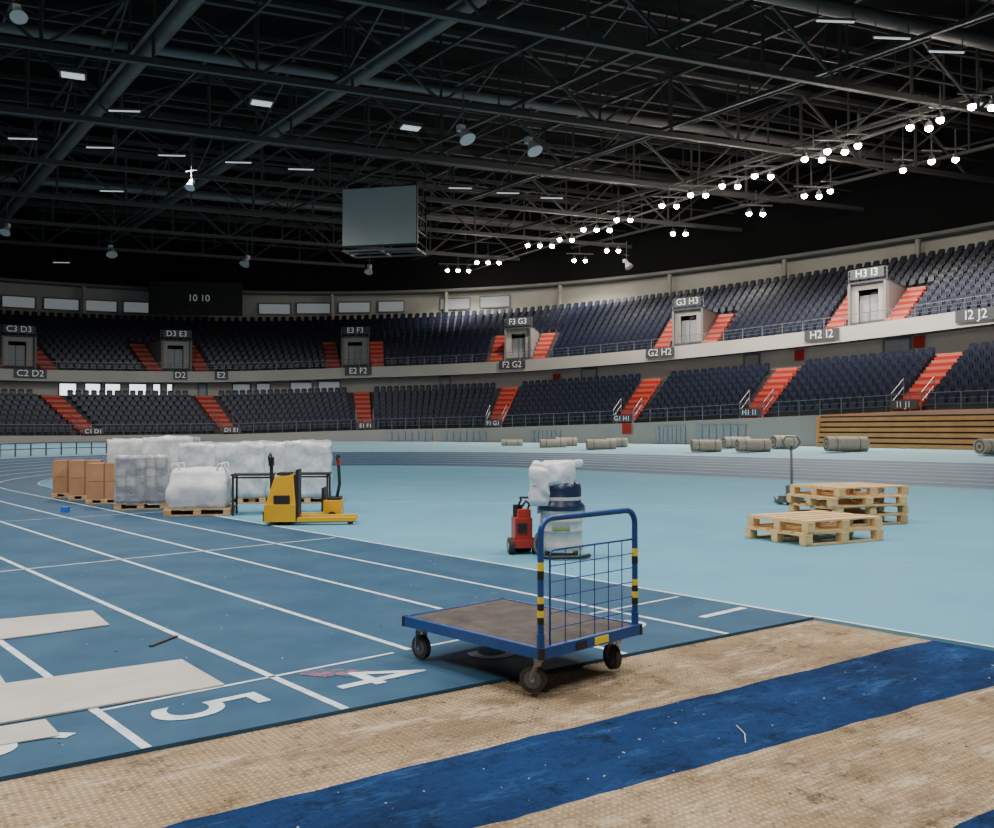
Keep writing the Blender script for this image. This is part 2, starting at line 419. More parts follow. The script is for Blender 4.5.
# rails
mb=MB(); s=smin-10
while s<smax+10:
    for d,zf,h in((DF-.08,zlow(0),0.85),(0.05,up(7.3),0.7)):
        a=ring(s,d,zf(s)); b=ring(s+1.5,d,zf(s+1.5))
        mb.beam(a,a+Vector((0,0,h)),0.04,'rail')
        for q in(1.0,0.66,0.33): mb.beam(a+Vector((0,0,h*q)),b+Vector((0,0,h*q)),0.04 if q==1 else 0.02,'rail')
    s+=1.5
mb.obj('grandstand_railing',parent=GRAND)

# signs
def facing(s,d,z):
    N3=rnorm(s); r=(-N3).cross(Vector((0,0,1))); p=ring(s,d,z)
    return Matrix(((r.x,0,N3.x,p.x),(r.y,0,N3.y,p.y),(0,1,0,p.z),(0,0,0,1)))
def sign(txt,s,d,z,size):
    mb=MB(); mt=facing(s,d,z); w=size*(0.29*len(txt)+0.18); h=size*0.95
    mb.add([mt@Vector(q) for q in((-w,-h/2,-.06),(w,-h/2,-.06),(w,h/2,-.06),(-w,h/2,-.06),(-w,-h/2,0),(w,-h/2,0),(w,h/2,0),(-w,h/2,0))],[(3,2,1,0),(4,5,6,7),(0,1,5,4),(1,2,6,5),(2,3,7,6),(3,0,4,7)],'sign')
    mb.text(txt,size,mt@Matrix.Translation((0,0,0.02)),'signtxt'); mb.obj('section_sign')
for px,t in((30,'C2 D2'),(180,'D2'),(221,'E2'),(358,'E2 F2'),(512,'F2 G2'),(660,'G2 H2'),(822,'H2 I2'),(977,'I2 J2')):
    s=find_s(px,0.3); sign(t,s,0.3,6.95+hz(s),0.74)
for (px,s),t in zip(vom,('C3 D3','D3 E3','E3 F3','F3 G3','G3 H3','H3 I3')):
    sign(t,s,-1.45,UZ+hz(s)+UH*VR+0.7,0.70)
for (px,s),t in zip(lowst,('C1 D1','D1 E1','E1 F1','F1 G1','G1 H1','H1 I1','I1 J1')):
    sign(t,s,DF+.12,ZF+dz(s)+0.32,0.45)

# windows and doors
def panel(name,px0,px1,d,z0,z1,m,frame='portal',th=0.12):
    s0=find_s(px1,d); s1=find_s(px0,d); mb=MB(); o=hz((s0+s1)/2)
    def q(s,dd,z): return ring(s,dd,z+o)
    mb.add([q(s0,d+th,z0),q(s1,d+th,z0),q(s1,d+th,z1),q(s0,d+th,z1)],[(0,1,2,3)],m)
    for a,b in(((s0,z0),(s1,z0)),((s0,z1),(s1,z1)),((s0,z0),(s0,z1)),((s1,z0),(s1,z1))):
        mb.beam(q(a[0],d+th,a[1]),q(b[0],d+th,b[1]),0.12,frame)
    mb.obj(name)
wi=1
for a,b in((-40,-8),(0,34),(42,78),(84,116),(122,148),(258,290),(296,330),(338,370),(378,404),(-80,-48),(440,470),(480,510)):
    panel('window_%d'%wi,a,b,WD,13.7,14.8,'windowdim'); wi+=1
for a,b in((58,76),(84,100),(104,120),(128,146),(152,160),(166,172)):
    panel('window_%d'%wi,a,b,-1,5.0,6.25,'window'); wi+=1
for a,b in((232,250),(256,270),(290,312),(318,340)):
    panel('window_%d'%wi,a,b,-1,5.2,6.2,'windowdim',frame='door'); wi+=1
di=1
for a,b in((582,597),(198,206),(440,450),(745,760)):
    panel('door_%d'%di,a,b,-1,5.1,6.25,'doorl',frame='door'); di+=1
panel('door_%d'%di,885,912,-1,4.9,6.25,'doorl',frame='door')
mb=MB()
for px,d,z in((557,-0.9,5.7),(920,-0.9,6.1),(800,-0.9,6.0),(627,DF+.1,1.35)):
    s=find_s(px,d); mt=facing(s,d,z+hz(s)*.8)
    mb.add([mt@Vector(q) for q in((-.35,-.35,.05),(.35,-.35,.05),(.35,.35,.05),(-.35,.35,.05))],[(0,1,2,3)],'red')
mb.obj('fire_point_signs',parent=GRAND)
s=find_s(1080,-11.6); mb=MB()
while s<find_s(-60,-11.6):
    a=ring(s,-11.8,UZ+UH*UR+hz(s)); mb.cyl(a,(a.x,a.y,15.3),0.2,'greywall',n=14); s+=9.0
mb.obj('concourse_columns',parent=GRAND)
mb=MB()
for px0,px1,z0,z1 in((385,432,0.7,1.45),(440,486,0.7,1.45),(530,560,0.7,1.5),(655,685,0.7,1.8),(695,745,0.7,1.85)):
    s0=find_s(px1,DF+.05); s1=find_s(px0,DF+.05); k=7
    for i in range(k):
        a=s0+(s1-s0)*i/k; b=s0+(s1-s0)*(i+0.86)/k
        mb.add([ring(a,DF+.08,z0),ring(b,DF+.08,z0),ring(b,DF+.08,z1),ring(a,DF+.08,z1)],[(0,1,2,3)],'doorl')
mb.obj('pitchside_wall_panels',parent=GRAND)
# folded timber bleachers
mb=MB(); FR=DF+1.2; sa=find_s(1120,FR); sb=find_s(817,FR); zb0=.66; PH=.27
for r in range(6):
    zb=zb0+r*PH
    sweep(mb,[(DF+.05,zb+PH*.7),(FR-r*0.06,zb+PH*.7),(FR-r*0.06,zb),(DF+.05,zb)],'bleach',sa,sb)
    sweep(mb,[(FR-.2-r*0.06,zb+PH),(FR-.2-r*0.06,zb+PH*.7)],'black',sa,sb)
for dd in(0,.5,1.0):
    a=ring(sb,DF+.1+dd,zb0); mb.beam(a,a+Vector((0,0,6*PH)),.12,'bleach')
mb.obj('retractable_timber_bleachers',parent=GRAND)

# ------------------------------------------------------------ field of play
NE=6.9
arc=[(26+9.1*math.sin(a),16+9.1*math.cos(a)) for a in[math.pi*i/24 for i in range(25)]]
mb=MB(); mb.prism([tuple(SN(s,n_).xy) for s,n_ in [(-10,NE),(-4,25.1)]+arc],-0.03,0.0,'infield'); mb.obj('infield_floor')
path=[]
for i in range(30): path.append(('f',-4+30*i/30.0))
for i in range(41): path.append(('a',math.pi*i/40))
def tp(q,r):
    k,v=q
    if k=='f': s,n_,b=v,25.1+r,1.0
    else:
        s,n_=26+(9.1+r)*math.sin(v),16+(9.1+r)*math.cos(v); b=1.0 if v<math.pi*.55 else max(0,1-(v-math.pi*.55)/(math.pi*.4)); b=b*b*(3-2*b)
    if r<=7.5: z=0.42*r/7.5
    elif r<=12: z=0.42+0.23*(r-7.5)/4.5
    else: z=0.65
    return SN(s,n_,z*b)
def strip(mb,rs,m,pth,dzz=0.0):
    vs=[tp(q,r)+Vector((0,0,dzz)) for q in pth for r in rs]; P=len(rs)
    mb.add(vs,[(i*P+j,i*P+j+1,(i+1)*P+j+1,(i+1)*P+j) for i in range(len(pth)-1) for j in range(P-1)],m)
mb=MB(); strip(mb,[0,2.5,5,7.5],'track',path); mb.obj('banked_track')
mb=MB(); strip(mb,[7.5,9.7,12,24,36],'platform',path[:63]); mb.obj('outer_floor')
E=Vector((0.816,0.579)); G=Vector((-0.579,0.816)); CUT=4.59
def lineg(n_): return (CUT-n_*NN.dot(G))/U.dot(G)
mb=MB()
poly=[(lineg(NE),NE),(26,NE),(26,-14),(lineg(-14),-14)]
mb.prism([tuple(SN(s,n_).xy) for s,n_ in poly],-0.03,0.0,'track')
mb.obj('running_track_straight')
mb=MB(); strip(mb,[21,30,36],'track',[('a',math.pi*0.86),('a',math.pi*.93),('a',math.pi)],-0.012); mb.obj('side_floor')
mb=MB()
lanes=[6.9-1.055*i for i in range(7)]
for i,n_ in enumerate(lanes):
    s0=lineg(n_)
    if i==3: s0=5.2
    mb.add([SN(s0,n_-.025,.003),SN(s0,n_+.025,.003),SN(26,n_+.025,.003),SN(26,n_-.025,.003)],[(0,1,2,3)],'white')
    strip(mb,[1.055*i if i==0 else 1.055*i-.025,1.055*i+.03],'white',path,0.012)
strip(mb,[7.4,7.47],'white',path,0.012)
mb.add([SN(-10,NE,.003),SN(-10,NE+.04,.003),SN(lineg(NE),NE+.04,.003),SN(lineg(NE),NE,.003)],[(3,2,1,0)],'white')
def gl(s0,n0,s1,n1,w=.05):
    a=SN(s0,n0,.003);b=SN(s1,n1,.003); t=(b-a).normalized(); o=Vector((-t.y,t.x,0))*w/2
    mb.add([a-o,b-o,b+o,a+o],[(0,1,2,3)],'white')
gl(5.2,1.65,5.2,3.6,.03); gl(5.2,3.8,5.2,6.8,.03); gl(10.7,-2,11.3,6.8,.035); gl(17,-2,17,6.8,.03)
gl(17.5,10.0,9.5,16.5,.05)
mb.obj('lane_lines')
Nm=[('1',6.46,4.50),('2',5.33,4.70),('3',4.22,4.72),('4',3.14,4.78),('5',2.10,4.86),('6',1.08,4.94)]
for t,n_,s_ in Nm:
    mb=MB(); p=SN(s_,n_,.004); upv=NN; rt=-U
    mt=Matrix(((rt.x*0.8,upv.x,0,p.x),(rt.y*0.8,upv.y,0,p.y),(0,0,1,p.z),(0,0,0,1)))
    mb.text(t,0.90,mt,'white'); mb.obj('painted_lane_number')
mb=MB(); c=at(338,672)
mb.add([(c.x+math.cos(a)*.22*(1+.5*noise.noise(Vector((a,0,3)))),c.y+math.sin(a)*.09*(1+.6*noise.noise(Vector((a*2,5,3)))),0.0032) for a in[i*math.pi/16 for i in range(32)]],[tuple(range(32))],'stain'); mb.obj('chalk_scribble')
ea=math.atan2(E.y,E.x)
BND={2.83:(3.08,-.054),3.65:(3.71,-.012),1.89:(1.95,-.02)}
def bline(g,e):
    if g in BND: a,b=BND[g]; return a+b*e
    return g
def fg(name,g0,g1,m,z=-0.022,e0=-8):
    def emax(g): return (NE-g*G.dot(NN))/E.dot(NN)
    mb=MB(); K=160; top=[];bot=[]
    for i in range(K+1):
        t=i/K
        e_=e0+(emax(bline(g1,6.5))-e0)*t; e2=e0+(emax(bline(g0,6.3))-e0)*t
        f=lambda e,g: 0.026*noise.noise(Vector((e*2.5,g,0)))+0.018*noise.noise(Vector((e*11,g,4)))
        j1=f(e_,g1) if g1<CUT-0.01 else 0; j0=f(e2,g0)
        top.append((e_,bline(g1,e_)+j1,z)); bot.append((e2,bline(g0,e2)+j0,z))
    vs=top+bot; mb.add(vs,[(i,K+1+i,K+2+i,i+1) for i in range(K)],m)
    return mb.obj(name,rz=ea)
fg('exposed_base_strip',3.65,4.60,'beige'); fg('scraped_blue_strip',2.83,3.65,'blue'); fg('exposed_base_strip',1.89,2.83,'beige')
fg('scraped_blue_strip',1.05,1.89,'blue'); fg('exposed_base_strip',0.1,1.05,'beige'); fg('scraped_blue_strip',-0.75,0.1,'blue'); fg('exposed_base_strip',-9,-0.75,'beige')
def sheet(pix,z=0.012):
    mb=MB(); mb.prism([tuple(at(*p).xy) for p in pix],0.004,z,'slab'); mb.obj('flooring_offcut_sheet')
sheet([(-150,650),(-40,645),(0,640),(111,625),(94,611),(0,620),(-150,634)])
sheet([(-200,752),(0,724),(226,685),(183,660),(8,684),(0,672),(-200,700)],0.014)
sheet([(-150,765),(0,745),(63,735),(48,719),(0,727),(-150,745)],0.010)
mb=MB()
for i in range(520):
    g=random.uniform(1.2,4.55); e=random.uniform(-3,6.2)
    q=E*e+G*g
    if q.dot(NN)>6.7: continue
    r=random.choice([.002,.003,.003,.004,.006]); a=random.random()*6
    mb.box((q.x,q.y,-0.022+r*.3),(r*2.4,r*1.2,r*.7),random.choice(['debris','debris','debrisl','slab']),rz=a)
for i in range(260):
    s_=random.uniform(4.6,14); n_=random.uniform(0,12); q=SN(s_,n_); r=random.choice([.003,.004,.006])
    mb.box((q.x,q.y,r*.4),(r*2.2,r*1.2,r*.7),random.choice(['debris','debrisl','white']),rz=random.random()*6)
mb.obj('floor_debris')
mb=MB(); p=at(66,512); mb.box((p.x,p.y,.05),(.12,.12,.1),'bluebits'); mb.obj('blue_offcut')
mb=MB(); a=at(152,646); b=at(178,636); mb.beam((a.x,a.y,.008),(b.x,b.y,.008),.03,'black',h=.008); mb.obj('rubber_offcut')
mb=MB(); a=at(735,725,-.02); b=at(744,742,-.02); mb.tube([(a.x,a.y,-.012),((a.x+b.x)/2+.02,(a.y+b.y)/2,-.012),(b.x,b.y,-.012)],.003,'debrisl',n=6); mb.obj('wire_scrap')

# ------------------------------------------------------------ platform cart
def arcpts(c,a0,a1,r,ax,ay,n=7):
    return [Vector(c)+Vector(ax)*math.cos(a0+(a1-a0)*i/n)*r+Vector(ay)*math.sin(a0+(a1-a0)*i/n)*r for i in range(n+1)]
mb=MB()
LX,LY=0.63,0.465; z0=0.235
mb.box((0,0,z0+.033),(2*LX-.03,2*LY-.03,.03),'ply')
for y in(-LY,LY): mb.box((0,y,z0+.02),(2*LX+.03,.035,.065),'tblue')
for x in(-LX,LX): mb.box((x,0,z0+.02),(.035,2*LY+.03,.065),'tblue')
for x in(-.3,0,.3): mb.box((x,0,z0),(.05,2*LY-.04,.035),'tblue')
mb.box((-LX-.02,-.06,z0+.02),(.006,.13,.045),'tapey'); mb.box((-LX-.02,.13,z0+.02),(.006,.10,.04),'black')
for x in(-LX,LX):
    for y in(-LY,LY): mb.cyl((x,y,z0-.014),(x,y,z0+.053),.024,'black',n=14)
hx=-LX+.02; hy=LY-.015; ht=1.03; rr=.09
P=[(hx,-hy,z0+.02),(hx,-hy,.5),(hx,-hy,ht-rr-.02)]
P+=arcpts((hx,-hy+rr,ht-rr),math.pi,math.pi/2,rr,(0,1,0),(0,0,1))
P+=arcpts((hx,hy-rr,ht-rr),math.pi/2,0,rr,(0,1,0),(0,0,1))
P+=[(hx,hy,.5),(hx,hy,z0+.02)]
mb.tube(P,.019,'tblue',n=12)
for y in(-hy,hy):
    mb.cyl((hx,y,z0+.04),(hx,y,z0+.13),.024,'tblue',n=12)
    for (a,b) in((.42,.58),(.68,.78)):
        k=int((b-a)/.035)
        for i in range(k):
            za=a+(b-a)*i/k; zb=a+(b-a)*(i+1)/k
            mb.cyl((hx,y,za),(hx,y,zb),.0205,'tapey' if i%2 else 'black',n=12,caps=False)
mb.tube([(hx,-hy,.84),(hx,hy-.12,.84)]+arcpts((hx,hy-.12,.80),math.pi/2,0,.04,(0,1,0),(0,0,1),5)+[(hx,hy-.08,z0+.05)],.0065,'tblue',n=8)
for i in range(1,6):
    y=-hy+(2*hy-.08)*i/6; mb.tube([(hx,y,z0+.05),(hx,y,.84)],.0035,'tblue',n=6)
for i in range(1,6):
    z=z0+.05+(.84-z0-.05)*i/6; mb.tube([(hx,-hy,z),(hx,hy-.08,z)],.0035,'tblue',n=6)
for x,y,swv in((-.55,.40,.5),(-.55,-.32,-.3),(.55,.39,0),(.55,-.33,0)):
    R=Matrix.Rotation(swv,3,'Z'); c=Vector((x,y,0)); off=R@Vector((.035 if swv else 0,0,0))
    mb.box((x,y,z0-.022),(.10,.085,.008),'steel'); mb.cyl((x,y,z0-.045),(x,y,z0-.026),.032,'steel',n=16)
    w=c+off+Vector((0,0,.08)); ax=R@Vector((0,1,0))
    mb.cyl(w-ax*.019,w+ax*.019,.08,'rubber',n=28); mb.cyl(w-ax*.021,w+ax*.021,.052,'housing',n=20); mb.cyl(w-ax*.03,w+ax*.03,.014,'steel',n=12)
    for sg in(-1,1):
        mb.beam(w+ax*sg*.029,c+ax*sg*.029+Vector((0,0,z0-.04)),.045,'steel',h=.006)
    mb.box((x,y,z0-.046),(.05,.07,.006),'steel',R=R)
Fp=at(532,690); Rp=at(613,671); Lp=at(415,656)
e1=(Lp-Fp).normalized(); e2=Vector((e1.y,-e1.x,0)); cc=(Lp+Rp)/2+e2*.035+Vector((.033,0,0))
mb.obj('platform_cart',(cc.x,cc.y,0.001),math.atan2(e1.y,e1.x)+0.01,bevel=.003)

# ------------------------------------------------------------ industrial vacuum with grinder
p=at(561,555)
mb=MB()
mb.lathe([(.27,.08),(.275,.10),(.275,.15),(.258,.17),(.258,.30),(.265,.31),(.265,.33),(.258,.34),(.258,.42),(.265,.43),(.265,.45),(.258,.46),(.255,.52),(.27,.54),(.27,.57)],(0,0,0),'drumw')
mb.lathe([(.275,.57),(.285,.58),(.285,.63),(.25,.66),(.25,.82),(.24,.88),(.16,.94)],(0,0,0),'navy')
mb.lathe([(.252,.69),(.253,.70),(.253,.725),(.252,.73)],(0,0,0),'drumw')
mb.box((-.02,-.262,.39),(.22,.012,.10),'doorl'); mb.box((-.02,-.268,.36),(.20,.006,.03),'green')
for a in(0.6,2.2,3.8,5.4):
    x,y=.24*math.cos(a),.24*math.sin(a); mb.cyl((x-.02,y,.05),(x+.02,y,.05),.05,'rubber'); mb.beam((x,y,.05),(x,y,.12),.04,'black')
for sg in(-1,1): mb.box((sg*.28,0,.57),(.03,.09,.10),'steel')
hose=[(-.24,-.1,.3),(-.30,-.2,.28),(-.34,-.30,.14),(-.25,-.40,.04),(0,-.44,.035),(.2,-.40,.035),(.34,-.22,.035)]
HP=[]
for i in range(len(hose)-1):
    p0,p1,p2,p3=[Vector(hose[min(max(i+k,0),len(hose)-1)]) for k in(-1,0,1,2)]
    for j in range(6):
        t=j/6; HP.append(0.5*((2*p1)+(p2-p0)*t+(2*p0-5*p1+4*p2-p3)*t*t+(3*p1-p0-3*p2+p3)*t**3))
mb.tube(HP,.024,'black',n=10)
mb.blob((-.09,0,1.01),(.54,.44,.28),'bag',amp=.06,fr=4,round_=.7,seed=3,n=12)
mb.blob((-.28,-.12,.86),(.24,.28,.46),'bag',amp=.05,fr=5,round_=.7,seed=5,n=10)
mb.blob((.08,.05,1.13),(.40,.32,.08),'bag',amp=.03,fr=5,round_=.6,seed=6,n=8)
mb.obj('industrial_vacuum',(p.x,p.y,0))
p=at(524,552)
mb=MB()
mb.box((0,0,.30),(.22,.30,.30),'machred'); mb.box((0,-.02,.13),(.32,.36,.10),'machred'); mb.box((.02,0,.50),(.16,.2,.1),'machred')
mb.cyl((-.19,-.12,.10),(-.12,-.12,.10),.10,'rubber',n=22); mb.cyl((.12,-.12,.10),(.19,-.12,.10),.10,'rubber',n=22)
mb.cyl((-.195,-.12,.10),(-.19,-.12,.10),.05,'steel',n=16); mb.cyl((-.15,.2,.07),(.15,.2,.07),.07,'rubber',n=20)
mb.box((-.02,-.16,.33),(.12,.03,.12),'black')
for x in(-.07,.07): mb.tube([(x,.05,.45),(x+.02,.02,.58),(x+.05,-.04,.66),(x+.05,-.06,.70)],.014,'black',n=8)
mb.tube([(-.04,-.06,.70),(.14,-.06,.70)],.014,'black',n=8); mb.cyl((-.04,.08,.45),(-.04,.08,.6),.06,'black',n=14)
mb.tube([(0,.1,.55),(.08,.14,.64),(.14,.12,.58)],.02,'black',n=8)
mb.obj('floor_grinder',(p.x-.03,p.y-.02,0),0.15,bevel=.012)

# ------------------------------------------------------------ pallets
def pallet(mb,c,lx,ly,z,rz,m='wood',h=0.15):
    R=Matrix.Rotation(rz,3,'Z')
    def B(x,y,zz,dx,dy,dz_):
        q=R@Vector((x,y,0)); mb.box((c[0]+q.x,c[1]+q.y,z+zz),(dx,dy,dz_),m,rz=rz+random.uniform(-.006,.006))
    k=5; bw=ly/5*0.76
    for i in range(k): B(0,-ly/2+ly/k*(i+.5),h-.011,lx,bw if i%2==0 else bw*.8,.022)
    for x in(-lx/2+.06,0,lx/2-.06):
        B(x,0,h-.033,.13,ly,.022)
        for y in(-ly/2+.06,0,ly/2-.06): B(x,y,.022+(h-.066)/2,.13,.11,h-.066)
    for y in(-ly/2+.06,0,ly/2-.06): B(0,y,.011,lx,.10,.022)
prA=at(748,535);prB=at(808,547);prC=at(880,540)
rzp=math.atan2((prC-prB).y,(prC-prB).x)-.06; lx=(prC-prB).length; ly=1.15
ctr=prB+(prC-prB)/2+Vector((-math.sin(rzp),math.cos(rzp),0))*ly/2
mb=MB(); pallet(mb,ctr,lx,ly,0.004,rzp,'wood',.17); pallet(mb,ctr+Vector((.02,.02,0)),lx*.98,ly*.98,.175,rzp+.02,'wood',.16); mb.obj('wooden_pallet_stack')
ctr2=at(855,525)+Vector((0.05,.5,0))
mb=MB()
for i,(mm_,o) in enumerate((('woodd',0),('wood',.03),('wood',-.03),('wood',.05))): pallet(mb,ctr2+Vector((o,o,0)),1.5,1.15,.004+i*.155,rzp-0.12+o,mm_,.155)
mb.obj('wooden_pallet_stack')

def pallet_jack(name,loc,rz,body='machred',ht=1.3,lean=.18,tip='black',big=1.0):
    mb=MB()
    for y in(-.19,.19):
        mb.box((.65,y,.075),(1.15,.15,.045),body); mb.cyl((1.1,y-.05,.04),(1.1,y+.05,.04),.04,'steel')
    mb.box((.08,0,.12),(.14,.52,.14),body); mb.box((0,0,.28),(.12,.22,.26),body)
    mb.cyl((-.02,0,.12),(-.02,0,.42),.05,'black')
    for y in(-.07,.07): mb.cyl((-.04,y-.03,.09),(-.04,y+.03,.09),.09,'rubber',n=20)
    a=Vector((-.05,0,.42)); b=Vector((-.05-lean,0,ht-.16*big)); mid=(a+b)/2+Vector((-.04,0,0))
    mb.tube([a,mid,b],.026,'jackgrey',n=10)
    hoop=[b+Vector(q)*big for q in((0,0,0),(-.005,.07,.04),(-.02,.095,.10),(-.03,.06,.155),(-.03,-.06,.155),(-.02,-.095,.10),(-.005,-.07,.04))]
    mb.tube(hoop,.02,tip,n=8,closed=True); mb.beam(b,b+Vector((-.02,0,.09)),.03,'black')
    mb.obj(name,loc,rz,bevel=.006)
pj=at(791,505); pallet_jack('hand_pallet_truck',(pj.x,pj.y,0),1.35,'jackgrey',1.42,-.06,'jackgrey',1.8)

# ------------------------------------------------------------ goods on infield
def wrapped(name,c,d,m,rz,seed,amp=.05,nb=9):
    mb=MB(); pallet(mb,(0,0),d[0]*1.0,d[1]*1.0,0.004,0,'woodd',.13)
    mb.blob((0,0,.135+d[2]/2),d,m,amp=amp,fr=3,round_=.14,seed=seed,n=nb); return mb.obj(name,(c[0],c[1],0),rz)
def gp(px,depth): return ((px-CX)/F*depth,depth)
# stacked paint tins under stretch film
mb=MB(); pallet(mb,(0,0),.95,.92,0.004,0,'woodd',.13)
for k in range(5):
    for i in range(5):
        for j in range(5):
            if 0<i<4 and 0<j<4 and k<4: continue
            x=-.36+.18*i; y=-.36+.18*j; zz=.135+k*.175; c_=random.choice(['tinb','tinb','tinw','tinr'])
            mb.cyl((x,y,zz),(x,y,zz+.145),.088,c_,n=12); mb.cyl((x,y,zz+.145),(x,y,zz+.172),.09,'tinw',n=12)
mb.blob((0,0,.135+.46),(.97,.97,.95),'film',amp=.03,fr=4,round_=.06,seed=2,n=12)
q=gp(143,17.9); mb.obj('wrapped_paint_tin_pallet',(q[0],q[1],0),.30)
k=0
for px,dp,w,h in((137,21.0,1.1,1.20),(172,20.6,1.1,1.26),(207,19.6,1.05,1.14),(243,19.4,1.05,1.15),(277,19.6,1.05,1.16),(309,19.5,.95,1.18)):
    wrapped('wrapped_pallet_goods',gp(px,dp),(w,1.0,h),'wrap',.15,10+k,.055,12); k+=1
mb=MB(); pallet(mb,(0,0),1.15,1.0,0.004,0,'woodd',.13); mb.blob((0,0,.13+.36),(1.04,.95,.72),'bag',amp=.05,fr=3,round_=.5,seed=33,n=12,sag=.08)
for x in(-.4,.4):
    for y in(-.35,.35): mb.tube([(x-.08,y,.78),(x-.05,y,.93),(x+.05,y,.93),(x+.08,y,.78)],.018,'bag',n=6)
q=gp(201,16.7); mb.obj('bulk_bag',(q[0],q[1],0),.2)
for px,dp,w,h in((70,21.0,.62,.74),(87,20.3,.62,.76),(106,19.2,.66,.74)):
    mb=MB(); pallet(mb,(0,0),w+.04,.86,0.004,0,'woodd',.11)
    mb.box((0,0,.11+h/2),(w,.82,h),'card')
    mb.box((0,0,.11+h*.5),(w+.006,.826,.012),'cardd')
    mb.box((0,0,.11+h/2),(.03,.828,h),'cardd'); mb.box((0,0,.11+h/2),(w+.006,.03,h),'cardd'); mb.box((0,0,.112+h),(w*.99,.06,.004),'cardd')
    q=gp(px,dp); mb.obj('carton_stack',(q[0],q[1],0),.35,bevel=.006)
def table(px,dp,w,rz):
    mb=MB(); mb.box((0,0,.735),(w,.6,.03),'black')
    for x in(-w/2+.04,w/2-.04):
        for y in(-.26,.26): mb.beam((x,y,0),(x,y,.72),.035,'black')
        mb.beam((x,-.26,.68),(x,.26,.68),.03,'black'); mb.beam((x,-.26,.15),(x,.26,.15),.03,'black')
    mb.beam((-w/2+.04,.26,.66),(w/2-.04,.26,.66),.03,'black')
    q=gp(px,dp); mb.obj('work_table',(q[0],q[1],0),rz)
table(254,16.6,.75,.15); table(308,16.9,.85,.1)
mb=MB()
mb.prism([(-.28,-.30),(.22,-.30),(.22,.30),(-.28,.30)],.06,.34,'yellow')
vs=[(-.26,-.28,.34),(.22,-.28,.34),(.22,.28,.34),(-.26,.28,.34),(-.12,-.24,.78),(.18,-.24,.82),(.18,.24,.82),(-.12,.24,.78)]
mb.add(vs,[(3,2,1,0),(4,5,6,7),(0,1,5,4),(1,2,6,5),(2,3,7,6),(3,0,4,7)],'yellow')
mb.box((.24,0,.50),(.05,.5,.80),'black'); mb.box((.02,0,.83),(.22,.40,.04),'black'); mb.box((0,-.292,.42),(.26,.01,.14),'black')
mb.box((-.285,0,.15),(.03,.56,.16),'black')
for y in(-.2,.2): mb.box((.72,y,.09),(.95,.17,.07),'yellow'); mb.cyl((1.1,y-.06,.05),(1.1,y+.06,.05),.05,'rubber')
mb.cyl((-.05,-.04,.07),(-.05,.04,.07),.07,'rubber')
mb.tube([(-.1,0,.40),(-.20,0,.75),(-.20,0,.98)],.03,'black',n=10); mb.box((-.20,0,1.03),(.08,.16,.14),'black')
mb.tube([(-.20,-.06,1.04),(-.22,-.17,1.06),(-.22,-.17,1.12),(-.22,0,1.16),(-.22,.17,1.12),(-.22,.17,1.06),(-.20,.06,1.04)],.018,'black',n=8)
q=gp(284,14.9); mb.obj('electric_pallet_truck',(q[0],q[1],0),.12,bevel=.015)
mb=MB()
mb.box((0,0,.20),(.30,.46,.30),'yellow'); mb.box((-.16,0,.36),(.05,.44,.40),'black'); mb.box((.02,0,.37),(.22,.40,.05),'black')
for y in(-.17,.17): mb.box((-.62,y,.08),(.95,.15,.05),'yellow')
mb.cyl((0,-.24,.08),(0,.24,.08),.08,'rubber',n=18)
mb.tube([(.05,0,.36),(.10,0,.62),(.08,0,.96)],.028,'black',n=10); mb.box((.08,0,1.0),(.06,.12,.12),'machred')
mb.tube([(.08,-.05,1.03),(.07,-.15,1.05),(.07,-.14,1.12),(.07,.14,1.12),(.07,.15,1.05),(.08,.05,1.03)],.018,'black',n=8)
q=gp(334,15.6); mb.obj('electric_pallet_truck',(q[0],q[1],0),.06,bevel=.01)

# ------------------------------------------------------------ rolls of flooring on outer floor
def roll(px,n_,L_=1.7,r=.3,rz=.05):
    k=(px-CX)/F; d=n_/(NN.x*k+NN.y); c=Vector((k*d,d,0)); rr=n_-25.1
    z=.42*rr/7.5 if rr<=7.5 else min(.65,.42+.23*(rr-7.5)/4.5)
    mb=MB(); a=Vector((math.cos(rz),math.sin(rz),0))*L_/2
    mb.cyl(-a,a,r,'roll',n=26); u=a.normalized()
    for sg in(-1,1):
        for q in(.8,.55,.3): mb.cyl(u*(sg*(L_/2+.004*(1-q))),u*(sg*(L_/2+.004*(1-q)+.004)),r*q,'rolld' if q!=.55 else 'roll',n=20)
        mb.cyl(u*sg*L_*.28-u*.02,u*sg*L_*.28+u*.02,r*1.012,'rolld',n=26)
    mb.obj('flooring_roll',(c.x,c.y,z+r+.01))
for px,n_,L_,r,rz in((512,34.5,1.2,.24,.0),(553,34.5,1.4,.26,.1),(566,36.2,1.2,.26,.1),(601,34.6,1.5,.27,.1),(617,36.3,1.1,.25,-.3),(706,34.8,1.35,.28,.05),(736,37.5,1.4,.28,.3),(753,35.4,1.5,.29,.1),(784,38.0,1.2,.32,.3),(846,36.6,1.75,.32,.05),(993,36.5,1.3,.30,.3)):
    roll(px,n_,L_,r,rz)
mb=MB(); prev=None
for i in range(40):
    v=math.pi*(0.45+0.5*i/39); a=tp(('a',v),8.2)
    mb.beam(a,a+Vector((0,0,.55)),.05,'rail')
    if prev:
        for z in(.55,.3): mb.beam(prev+Vector((0,0,z)),a+Vector((0,0,z)),.04,'rail')
    prev=a
mb.obj('bend_safety_rail')

